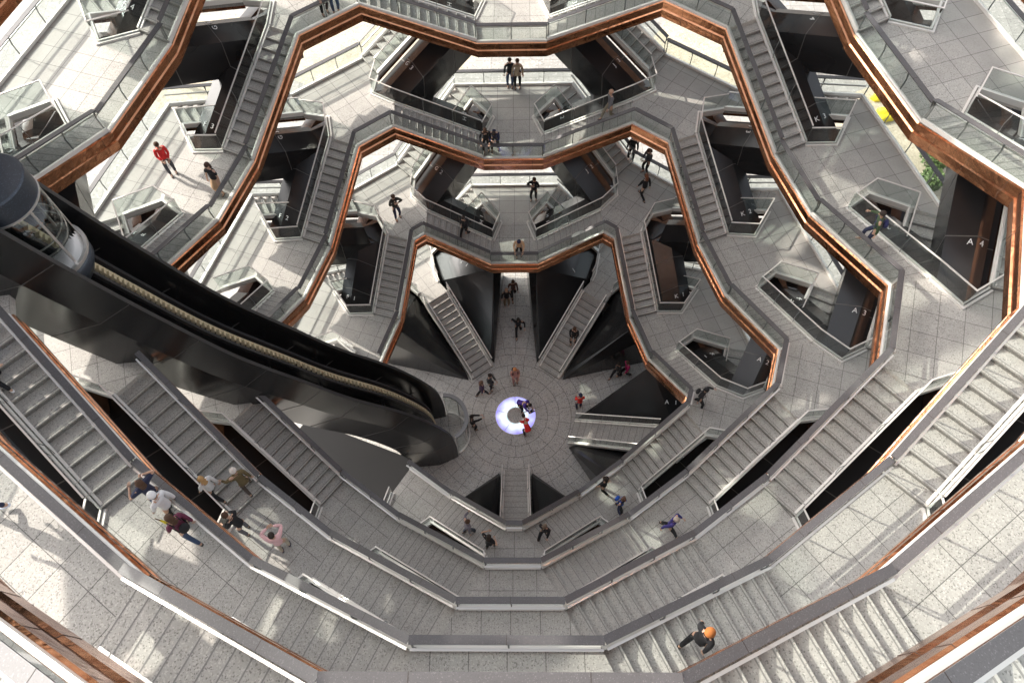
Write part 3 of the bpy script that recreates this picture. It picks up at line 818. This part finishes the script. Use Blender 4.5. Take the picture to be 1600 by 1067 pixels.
def person(label, loc, face, pose='stand', top=(.02, .02, .02), legs=(.03, .03, .04), hair=(.03, .02, .015), tone=0, H=1.68, long_hair=False,
           hat=None, coat=0.0, bag=None, skirt=None, shoes=(.02, .02, .02), short=False, flip=False, hood=False, k=None, turn=0.0):
    P = dict(POSES[pose]); P.update(k or {})
    root = thing('person', label, 'person', loc, R(face - 90))
    sc = H / 1.70; sx = -1 if flip else 1
    q = lambda x, y, z: V((x * sx, y, z)) * sc
    lean = P.get('lean', 0); drop = P.get('drop', 0)
    pel = q(0, -.02 - lean * .12, .93 - drop)
    def sp(d, side=0, fw=0):            # a point up the spine
        return pel + V((side * sc * sx, math.sin(lean) * d * sc + fw * math.cos(lean) * sc, math.cos(lean) * d * sc - fw * math.sin(lean) * sc))
    waist, chest, up, neck = sp(.18), sp(.36), sp(.47), sp(.55, 0, .0)
    pit = lean + P.get('pitch', .08)
    hd = lambda d, fw=0, side=0: neck + V((side * sc * sx, (math.sin(pit) * d + fw * math.cos(pit)) * sc, (math.cos(pit) * d - fw * math.sin(pit)) * sc))
    j = {}
    for s_, nm in ((1, 0), (-1, 1)):
        sh = sp(.475, .175 * s_); hx, hy, hz = P['h'][nm]; hand = q(hx, hy, hz if hz > .95 or lean < .3 else hz)
        el, wr = limb(sh, hand, .285 * sc, .25 * sc, V((s_ * sx * .5, -.9, -.3)))
        hip = pel + q(.095 * s_, 0, -.04); fx, fy, fz = P['f'][nm]; ank = q(fx, fy, fz + .085)
        kn, ank = limb(hip, ank, .425 * sc, .42 * sc, V((.15 * s_ * sx, 1, .1)))
        j[s_] = (sh, el, wr, hip, kn, ank)
    skm = cloth(SKIN_T[tone], .55)
    r = lambda v: v * sc
    chains = [[(pel, (r(.135), r(.10))), (waist, (r(.125), r(.09))), (chest, (r(.15), r(.105))), (up, (r(.12), r(.085))), (neck, r(.052)), (hd(.06), r(.055)),
               (hd(.13, .015), (r(.072), r(.078))), (hd(.20, .0), (r(.078), r(.092))), (hd(.255, -.01), (r(.055), r(.065)))]]
    for s_ in (1, -1):
        sh, el, wr, hip, kn, ank = j[s_]
        hd_dir = (wr - el).normalized(); palm = wr + hd_dir * r(.05)
        chains.append([(up, (r(.12), r(.085))), (sh, r(.052)), (sh.lerp(el, .5), r(.046)), (el, r(.038)), (el.lerp(wr, .4), r(.037)), (wr, r(.025)), (palm, (r(.036), r(.018)))])
        chains.append([(pel, (r(.135), r(.10))), (hip, r(.085)), (hip.lerp(kn, .4), r(.078)), (kn, r(.054)), (kn.lerp(ank, .35), r(.054)), (ank, r(.036)), (ank + q(0, .09, -.055), (r(.036), r(.026))), (ank + q(0, .15, -.065), (r(.03), r(.02)))])
    ex = [tubebm([hd(.165, .085), hd(.145, .105), hd(.13, .09)], [r(.009), r(.015), r(.012)], 5),            # nose
          tubebm([hd(.105, .078, -.025), hd(.105, .086, 0), hd(.105, .078, .025)], [r(.005), r(.008), r(.005)], 4)]  # mouth
    for s_ in (1, -1):
        ex.append(ball(hd(.16, -.005, .078 * s_), r(.03), .35, .7, 1, 6, 5))
        sh, el, wr, hip, kn, ank = j[s_]; d = (wr - el).normalized(); side = d.cross(V((0, 0, 1)))
        side = side.normalized() if side.length > .2 else V((1, 0, 0)); curl = side.cross(d).normalized() * (-1 if side.cross(d).z > 0 else 1)
        base = wr + d * r(.085)
        for f_ in range(4):
            o_ = side * r(-.030 + .020 * f_); L = r((.066, .075, .070, .056)[f_])
            ex.append(tubebm([base + o_ - d * r(.02), base + o_ + d * L * .45, base + o_ * 1.05 + d * L * .8 + curl * L * .35, base + o_ * 1.05 + d * L * .85 + curl * L * .7], [r(.0095), r(.009), r(.008), r(.006)], 5))
        ex.append(tubebm([wr + d * r(.03) - side * r(.03), wr + d * r(.06) - side * r(.055) + curl * r(.01), wr + d * r(.088) - side * r(.06) + curl * r(.025)], [r(.011), r(.010), r(.007)], 5))
    skin('body', chains, skm, root, 1, ex)
    # clothes
    g = .018; ch = [[(pel + (pel - waist) * (.15 + coat), (r(.155 + coat * .12), r(.12 + coat * .08))), (pel, (r(.15), r(.118))), (waist, (r(.142), r(.108))), (chest, (r(.17), r(.125))), (up, (r(.158), r(.125))), (neck - (neck - up) * .45, (r(.10), r(.09))), (neck, r(.068))]]
    for s_ in (1, -1):
        sh, el, wr, hip, kn, ank = j[s_]
        c2 = [(up, (r(.158), r(.125))), (sh, r(.084)), (sh.lerp(el, .5), r(.068))]
        c2 += [(sh.lerp(el, .75), r(.058))] if short else [(el, r(.054)), (el.lerp(wr, .5), r(.048)), (el.lerp(wr, .93), r(.04))]
        ch.append(c2)
    skin('jacket' if not short else 'shirt', ch, cloth(top), root, 1)
    ch = [[(waist.lerp(pel, .5), (r(.13), r(.098))), (pel, (r(.142), r(.11)))]]
    for s_ in (1, -1):
        sh, el, wr, hip, kn, ank = j[s_]
        if skirt: break
        ch.append([(pel, (r(.142), r(.11))), (hip, r(.094)), (hip.lerp(kn, .4), r(.088)), (kn, r(.066)), (kn.lerp(ank, .4), r(.064)), (ank.lerp(kn, .06), r(.052))])
    if skirt:
        k0 = (j[1][4] + j[-1][4]) / 2; ch = [[(waist.lerp(pel, .5), (r(.13), r(.10))), (pel, (r(.15), r(.12))), (pel.lerp(k0, .5), (r(.18), r(.15))), (k0 + V((0, 0, -.05)), (r(.21), r(.18)))]]
        skin('skirt', ch, cloth(skirt), root, 1)
    else: skin('trousers', ch, cloth(legs), root, 1)
    for s_ in (1, -1):
        ank = j[s_][5]
        skin('shoe', [[(ank + q(0, -.03, -.02), r(.045)), (ank + q(0, .0, -.045), (r(.045), r(.038))), (ank + q(0, .09, -.055), (r(.046), r(.03))), (ank + q(0, .16, -.062), (r(.036), r(.022)))]], cloth(shoes, .5), root, 1)
    m = bmesh.new()
    ball(hd(.195, -.022), r(.105), .92, 1.02, .95, 12, 8)(m)
    if long_hair:
        ball(hd(.10, -.075), r(.085), 1.05, .6, 1.2, 10, 8)(m); ball(hd(.0, -.10), r(.075), 1.1, .5, 1.3, 10, 8)(m)
    me = bpy.data.meshes.new('hair'); m.to_mesh(me); m.free(); me.materials.append(cloth(hair))
    for p in me.polygons: p.use_smooth = True
    hr = link('hair', me, root)
    m = bmesh.new()
    for s_ in (1, -1): ball(hd(.165, .074, .032 * s_), r(.011), 1.3, .6, .7, 6, 5)(m)
    me = bpy.data.meshes.new('eyes'); m.to_mesh(me); m.free(); me.materials.append(cloth((.02, .015, .012), .3)); link('eyes', me, root)
    if hat:
        m = bmesh.new(); ball(hd(.212, -.018), r(.109), .95, 1.05, .9, 12, 8)(m)
        me = bpy.data.meshes.new('hat'); m.to_mesh(me); m.free(); me.materials.append(cloth(hat))
        for p in me.polygons: p.use_smooth = True
        h = link('hat', me, root)
    if hood:
        skin('hood', [[(hd(.0, -.08), (r(.11), r(.07))), (hd(.05, -.10), (r(.10), r(.06)))]], cloth(top), root, 1)
    if bag:
        b = skin('backpack', [[(sp(.10, 0, -.20), (r(.13), r(.085))), (sp(.28, 0, -.215), (r(.145), r(.10))), (sp(.44, 0, -.19), (r(.11), r(.07)))]], cloth(bag), None, 1)
        b.matrix_world = Matrix.Translation(loc) @ Matrix.Rotation(R(face - 90), 4, 'Z')
        tag(b, 'backpack worn by the ' + label, 'backpack')
        for s_ in (1, -1):
            mm = MB(); mm.tube([sp(.47, .10 * s_, -.13), sp(.53, .11 * s_, 0), sp(.42, .12 * s_, .135), sp(.22, .14 * s_, .10), sp(.14, .13 * s_, -.12)], r(.016), 5); mm.obj('strap', cloth(bag), b)
    return root
BK = (.012, .012, .014); NV = (.02, .025, .06); JN = (.05, .08, .15); BR = (.07, .035, .018); GY = (.12, .12, .13)
# label, place, facing, pose, look
PEOPLE = [
 ('man in dark jacket and jeans beside a woman in beige', (-.15, 12.72, 9.29), 270, 'stand', dict(top=BK, legs=JN, k=dict(h=((.55, .15, 1.0), (-.27, .05, .80))), flip=True)),
 ('woman in beige dress and dark jacket at the far railing', (.20, 12.66, 9.29), 270, 'stand', dict(top=(.35, .28, .2), coat=.9, legs=BK, long_hair=True, hair=BR)),
 ('bald man in grey shirt walking down steps near top centre', (4.07, 9.24, 10.91), 200, 'walk', dict(top=GY, legs=(.2, .17, .12), hair=(.42, .26, .18))),
 ('woman in black coat leaning on the glass rail', (-1.2, 8.86, 9.29), 270, 'rail', dict(top=BK, legs=BK, coat=.6, hair=BR, long_hair=True)),
 ('man in hooded navy jacket photographing over the rail', (-.80, 8.92, 9.29), 265, 'railphoto', dict(top=NV, legs=(.06, .055, .045), hood=True)),
 ('person in dark jacket raising a camera on tiled landing', (-5.35, 7.0, 6.95), 300, 'photo', dict(top=(.03, .028, .022), legs=NV, hair=BR, shoes=(.12, .06, .03))),
 ('person in black walking down steps with a backpack', (-2.32, 6.83, 5.58), 240, 'walk', dict(top=BK, legs=BK, bag=(.02, .02, .022), shoes=(.5, .5, .5))),
 ('man in tan jacket and dark cap at the lowest rail', (.22, 6.34, 4.61), 270, 'rail', dict(top=(.55, .36, .22), legs=BK, hat=NV)),
 ('person in black coat with pale bag holding up a phone', (.97, 9.70, 4.61), 255, 'photo', dict(top=BK, legs=BK, coat=.5, hair=BR, long_hair=True)),
 ('person in light blue top at the far corner of a landing', (5.75, 11.0, 6.95), 60, 'walk', dict(top=(.12, .2, .32), legs=JN)),
 ('man in black standing on sunlit tiles near another visitor', (5.55, 10.2, 6.95), 250, 'stand', dict(top=BK, legs=BK)),
 ('woman in black with brown hair and grey scarf', (6.2, 9.48, 6.95), 210, 'phone', dict(top=(.06, .06, .06), legs=BK, hair=BR, long_hair=True)),
 ('woman in black jacket with long auburn hair walking', (5.94, 7.99, 6.95), 120, 'walk', dict(top=BK, legs=BK, hair=(.16, .06, .03), long_hair=True)),
 ('woman in brown jacket entering between the black wedges', (-.11, 6.76, 0), 280, 'walk', dict(top=(.09, .04, .03), legs=BK, hair=BR)),
 ('man in dark jacket and khaki trousers entering below the ring', (-.45, 6.21, 0), 275, 'stand', dict(top=BK, legs=(.22, .16, .1), hair=(.5, .3, .2), shoes=(.6, .6, .6))),
 ('man in black striding in with arms spread', (.15, 4.6, 0), 270, 'stride', dict(top=BK, legs=BK)),
 ('woman in black and white on the top right floor stair', (2.9, 3.47, .97), 255, 'hold', dict(top=BK, legs=BK, hair=BR, long_hair=True)),
 ('person in plum coat with brown hair beside the rings of paving', (-1.66, 1.07, 0), 30, 'walk', dict(top=(.05, .025, .06), legs=BK, hair=(.15, .08, .05), long_hair=True)),
 ('person in black and grey holding papers on the floor', (-1.25, 1.45, 0), 330, 'hold', dict(top=(.05, .05, .05), legs=BK)),
 ('woman with orange hair in a pink coat on the floor', (-.02, 1.76, 0), 285, 'hold', dict(top=(.50, .24, .19), legs=(.3, .15, .12), hair=(.55, .22, .08), long_hair=True, coat=.7, bag=BK)),
 ('man in black taking a photo beside the elevator foot', (-2.07, -.7, 0), 20, 'hold', dict(top=BK, legs=BK, coat=.3, k=dict(h=((.10, .50, 1.25), (-.1, .45, 1.2))))),
 ('man in bright red jacket on the round floor', (3.13, .36, 0), 100, 'hold', dict(top=(.65, .03, .02), legs=NV, bag=None, hat=NV)),
 ('person in black coat walking beside a magenta jacket', (5.07, 2.05, 0), 215, 'walk', dict(top=BK, legs=BK)),
 ('woman in magenta jacket walking near the right wedge', (5.52, 2.12, 0), 200, 'walk', dict(top=(.45, .02, .12), legs=BK, hair=BR)),
 ('person in purple coat leaning over the glowing floor light', (.28, .30, .02), 330, 'bend', dict(top=(.07, .03, .28), legs=BK, coat=.3)),
 ('child in white and black crouching on the floor light', (.80, .27, .02), 200, 'crouch', dict(top=(.65, .6, .6), legs=BK, H=1.35)),
 ('person in red coat bending at the edge of the floor light', (.55, -.95, 0), 110, 'bend', dict(top=(.70, .02, .02), legs=BK, coat=.4)),
 ('man in black jacket and cap stepping off the right stair', (7.45, -2.25, 6.80), 330, 'reachr', dict(top=BK, legs=BK, hat=BK, bag=BK)),
 ('woman in black dress with bare arms by the lowest rail', (3.62, -5.16, 4.61), 150, 'walk', dict(top=BK, legs=BK, short=True, long_hair=True)),
 ('man with bright blue backpack leaning on the rail', (4.25, -5.95, 4.61), 320, 'reach', dict(top=NV, legs=BK, hair=(.12, .06, .04), bag=(.02, .10, .5))),
 ('person in purple jacket and pale scarf striding', (5.35, -7.95, 9.29), 330, 'stride', dict(top=(.05, .04, .20), legs=BK, hair=(.5, .42, .35), hood=True)),
 ('man in black suit climbing steps beside the lowest rail', (1.12, -7.52, 6.56), 240, 'walk', dict(top=BK, legs=BK, hair=(.15, .11, .08))),
 ('man in grey jacket on the steps left of bottom centre', (-1.78, -7.23, 5.97), 30, 'reachr', dict(top=(.16, .15, .18), legs=(.06, .07, .09), hair=BR)),
 ('woman in black dress raising her arms at bottom centre', (-.91, -7.97, 6.75), 60, 'hair', dict(top=BK, legs=BK, short=True, long_hair=True, coat=.5)),
 ('man in pink shirt holding a camera to his eye', (-6.54, -9.62, 13.97), 115, 'photo', dict(top=(.72, .45, .46), legs=(.42, .36, .28), shoes=NV, short=False)),
 ('man in black jacket and grey trousers leaning at a glass rail', (-7.75, -9.10, 13.97), 165, 'rail', dict(top=BK, legs=(.12, .12, .13), hair=BR)),
 ('man in olive coat and pale cap holding the rail', (-7.72, -7.95, 14.33), 130, 'reachr', dict(top=(.12, .09, .04), legs=(.08, .06, .05), hat=(.6, .55, .5), coat=.7)),
 ('blond woman in white jacket going up the left stair', (-8.61, -8.15, 14.33), 150, 'walk', dict(top=(.6, .6, .6), legs=BK, hair=(.4, .24, .1), long_hair=True)),
 ('woman in navy vest top with glasses looking up', (-8.25, -9.55, 18.65), 150, 'hair', dict(top=NV, legs=JN, short=True, hair=BR, long_hair=True, k=dict(pitch=-.3))),
 ('woman in white jacket and white sun hat', (-7.85, -9.85, 18.65), 160, 'walk', dict(top=(.65, .65, .66), legs=BK, hat=(.7, .7, .7))),
 ('woman in burgundy sweater and jeans with a black backpack', (-7.38, -10.35, 18.65), 150, 'walk', dict(top=(.12, .02, .05), legs=JN, hair=BR, long_hair=True, bag=BK)),
 ('woman in bright blue jacket at the left picture edge', (-11.85, -7.15, 20.27), 150, 'walk', dict(top=(.02, .12, .6), legs=BK, shoes=(.7, .7, .72))),
 ('person in white shoes on the tiles at the left picture edge', (-9.28, -10.95, 23.33), 200, 'walk', dict(top=GY, legs=NV, shoes=(.6, .65, .75))),
 ('person in black jacket with bright orange hair', (3.74, -12.86, 20.09), 30, 'walk', dict(top=BK, legs=BK, hair=(.30, .10, .02), hat=(.36, .12, .025), long_hair=False, coat=.4)),
 ('man in green jacket with a blue backpack by the rail', (11.53, -.05, 15.23), 160, 'reach', dict(top=(.04, .07, .03), legs=NV, bag=(.03, .035, .12), shoes=(.7, .55, .5))),
 ('woman in red jacket standing in full sunshine', (-12.51, 4.09, 13.97), 300, 'hold', dict(top=(.6, .02, .02), legs=(.05, .05, .06), hair=BR)),
 ('woman in black top and tan skirt with long hair', (-10.56, 3.13, 13.97), 250, 'stand', dict(top=BK, legs=BK, short=True, skirt=(.42, .27, .16), hair=(.06, .03, .02), long_hair=True)),
 ('person in red jacket out on the plaza', (-21.37, 22.6, 0), 300, 'walk', dict(top=(.6, .02, .02), legs=(.05, .05, .07))),
 ('left of two dark figures at the top edge rail', (-6.95, 9.65, 16.31), 300, 'rail', dict(top=BK, legs=BK)),
 ('right of two dark figures at the top edge rail', (-6.55, 9.75, 16.31), 290, 'stand', dict(top=(.06, .06, .07), legs=JN)),
]
for lab, loc, face, pose, kw in PEOPLE: person(lab, loc, face, pose, **kw)

# ------------------------------------------------------------------ outside on the plaza
def leaves(n, c, r, h, size, rnd):
    m = MB()
    for i in range(n):
        while True:
            x, y, z = rnd.uniform(-1, 1), rnd.uniform(-1, 1), rnd.uniform(-1, 1)
            if x * x + y * y + z * z < 1 and x * x + y * y + z * z > .15: break
        p = V((c[0] + x * r, c[1] + y * r, c[2] + z * h)); a = V((rnd.uniform(-1, 1), rnd.uniform(-1, 1), rnd.uniform(-.5, .5))).normalized() * size
        b = a.cross(V((rnd.uniform(-1, 1), rnd.uniform(-1, 1), 1))).normalized() * size * .6
        m.face([p - a, p - b, p + a, p + b])
    return m
MG = plain('green_leaves', (.07, .12, .03, 1), .7, 0, .5); MT = plain('bare_twigs', (.16, .09, .055, 1), .9); MD = plain('dark_leaves', (.02, .025, .02, 1), .6, 0, .5)
MGr = stone('tan_gravel', .42, .25, .55, grain=14, warm=(1, .88, .66), wear=.35)
def bed(name, cx, cy, rx, ry, z):
    m = MB(); m.face([(cx + rx * math.cos(2 * math.pi * i / 40) * (1 + .08 * math.sin(5 * i)), cy + ry * math.sin(2 * math.pi * i / 40), z) for i in range(40)])
    structure(m.obj(name, MGr))
bed('gravel_bed', -20, 24, 5, 4.5, .006); bed('gravel_bed', -9, 25.5, 6.5, 4.5, .006); bed('gravel_bed', 22.5, 17, 3.4, 4.5, .006)
bed('gravel_bed', 11.5, 24, 3, 4, .006)
rnd = random.Random(3)
def twig_tree(loc, h, label):
    t = thing('bare_shrub', label, 'shrub', loc, 0, 'leafless shrubs in the gravel bed')
    m = MB(); m.tube([(0, 0, 0), (.05, 0, h * .3), (0, .05, h * .55)], [.06, .045, .03], 6); m.obj('trunk', MT, t)
    m = MB()
    for i in range(46):
        a = rnd.uniform(0, 6.28); z0 = rnd.uniform(.15, .5) * h; L = rnd.uniform(.5, 1) * h * .7; e = rnd.uniform(.5, 1.25)
        p = V((0, 0, z0)); d = V((math.cos(a) * math.cos(e), math.sin(a) * math.cos(e), math.sin(e)))
        q = p + d * L * .5; r_ = q + (d + V((rnd.uniform(-.4, .4), rnd.uniform(-.4, .4), .1))).normalized() * L * .5
        m.tube([p, q, r_], [.022, .014, .006], 4)
        for k in range(3):
            s0 = q.lerp(r_, rnd.random()); m.tube([s0, s0 + V((rnd.uniform(-.4, .4), rnd.uniform(-.4, .4), rnd.uniform(0, .4)))], [.009, .004], 3)
    m.obj('branches', MT, t); return t
for i, (x, y, h, lb) in enumerate([(-19.2, 23.4, 2.4, 'tallest leafless brown shrub in gravel seen through the upper left opening'), (-20.6, 24.6, 1.9, 'leafless brown shrub behind the tallest one in the gravel'), (-18.2, 24.9, 2.0, 'leafless brown shrub right of the tallest one in the gravel'), (-17.3, 23.2, 1.6, 'low leafless brown shrub at the right end of the gravel bed')]):
    twig_tree((x, y, 0), h, lb)
for i, (x, y, r_, lb) in enumerate([(23.9, 15.3, .85, 'green leafy shrub beyond the outer railing at the upper right'), (24.9, 17.4, .6, 'green leafy shrub farther along the railing at the upper right'), (23.4, 13.8, .7, 'green leafy shrub nearest the black beam at the upper right')]):
    t = thing('green_shrub', lb, 'shrub', (x, y, 0), 0, 'green shrubs at the upper right')
    m = MB(); m.tube([(0, 0, 0), (.03, .02, r_ * .7)], [.07, .04], 6); m.obj('stem', MT, t)
    leaves(900, (0, 0, r_ * .95), r_, r_ * .85, .10, rnd).obj('foliage', MG, t)
n_ = 0; NTH = ['first', 'second', 'third', 'fourth', 'fifth', 'sixth', 'seventh', 'eighth']
for row in range(2):
    for i in range(8):
        n_ += 1
        t = thing('clipped_ball_shrub', 'clipped dark ball shrub, %s from the left in the %s row beyond the railing' % (NTH[i], ('near', 'far')[row]), 'shrub', (17.2 + i * .78, 23.6 + row * .95 - i * .12, 0), 0, 'clipped dark ball shrubs in a double row')
        m = MB(); m.tube([(0, 0, 0), (0, 0, .5)], .03, 5); m.obj('stem', MT, t)
        leaves(260, (0, 0, .75), .36, .36, .07, rnd).obj('foliage', MD, t)
MY = plain('yellow_plastic', (.78, .62, .02, 1), .5)
for x, y, a, lb in ((22.0, 19.0, .6, 'larger crumpled bright yellow cover lying beyond the right railing'), (21.9, 20.4, .4, 'smaller bright yellow cover beside the larger one beyond the railing')):
    bm = bmesh.new(); bmesh.ops.create_icosphere(bm, subdivisions=3, radius=a)
    for v in bm.verts:
        w = 1 + .16 * math.sin(v.co.x * 7 + v.co.y * 5) + .12 * math.sin(v.co.y * 11 + 1); v.co.x *= w; v.co.y *= w * .8; v.co.z = max(v.co.z * .7 * w, -.05)
    me = bpy.data.meshes.new('yellow_cover'); bm.to_mesh(me); bm.free(); me.materials.append(MY)
    o = link('yellow_cover', me); o.location = (x, y, .06); tag(o, lb, 'cover')
# closed yellow umbrella held by the woman in white
t = thing('closed_umbrella', 'closed yellow umbrella held by the woman in the white sun hat', 'umbrella', (-7.75, -10.2, 18.65))
m = MB(); m.tube([(0, 0, .25), (-.05, -.02, .6), (-.1, -.04, 1.0)], [.015, .045, .02], 8); m.obj('folded_canopy', MY, t)
m = MB(); m.tube([(-.1, -.04, 1.0), (-.13, -.05, 1.2)], .015, 6); m.obj('umbrella_handle', MT, t)
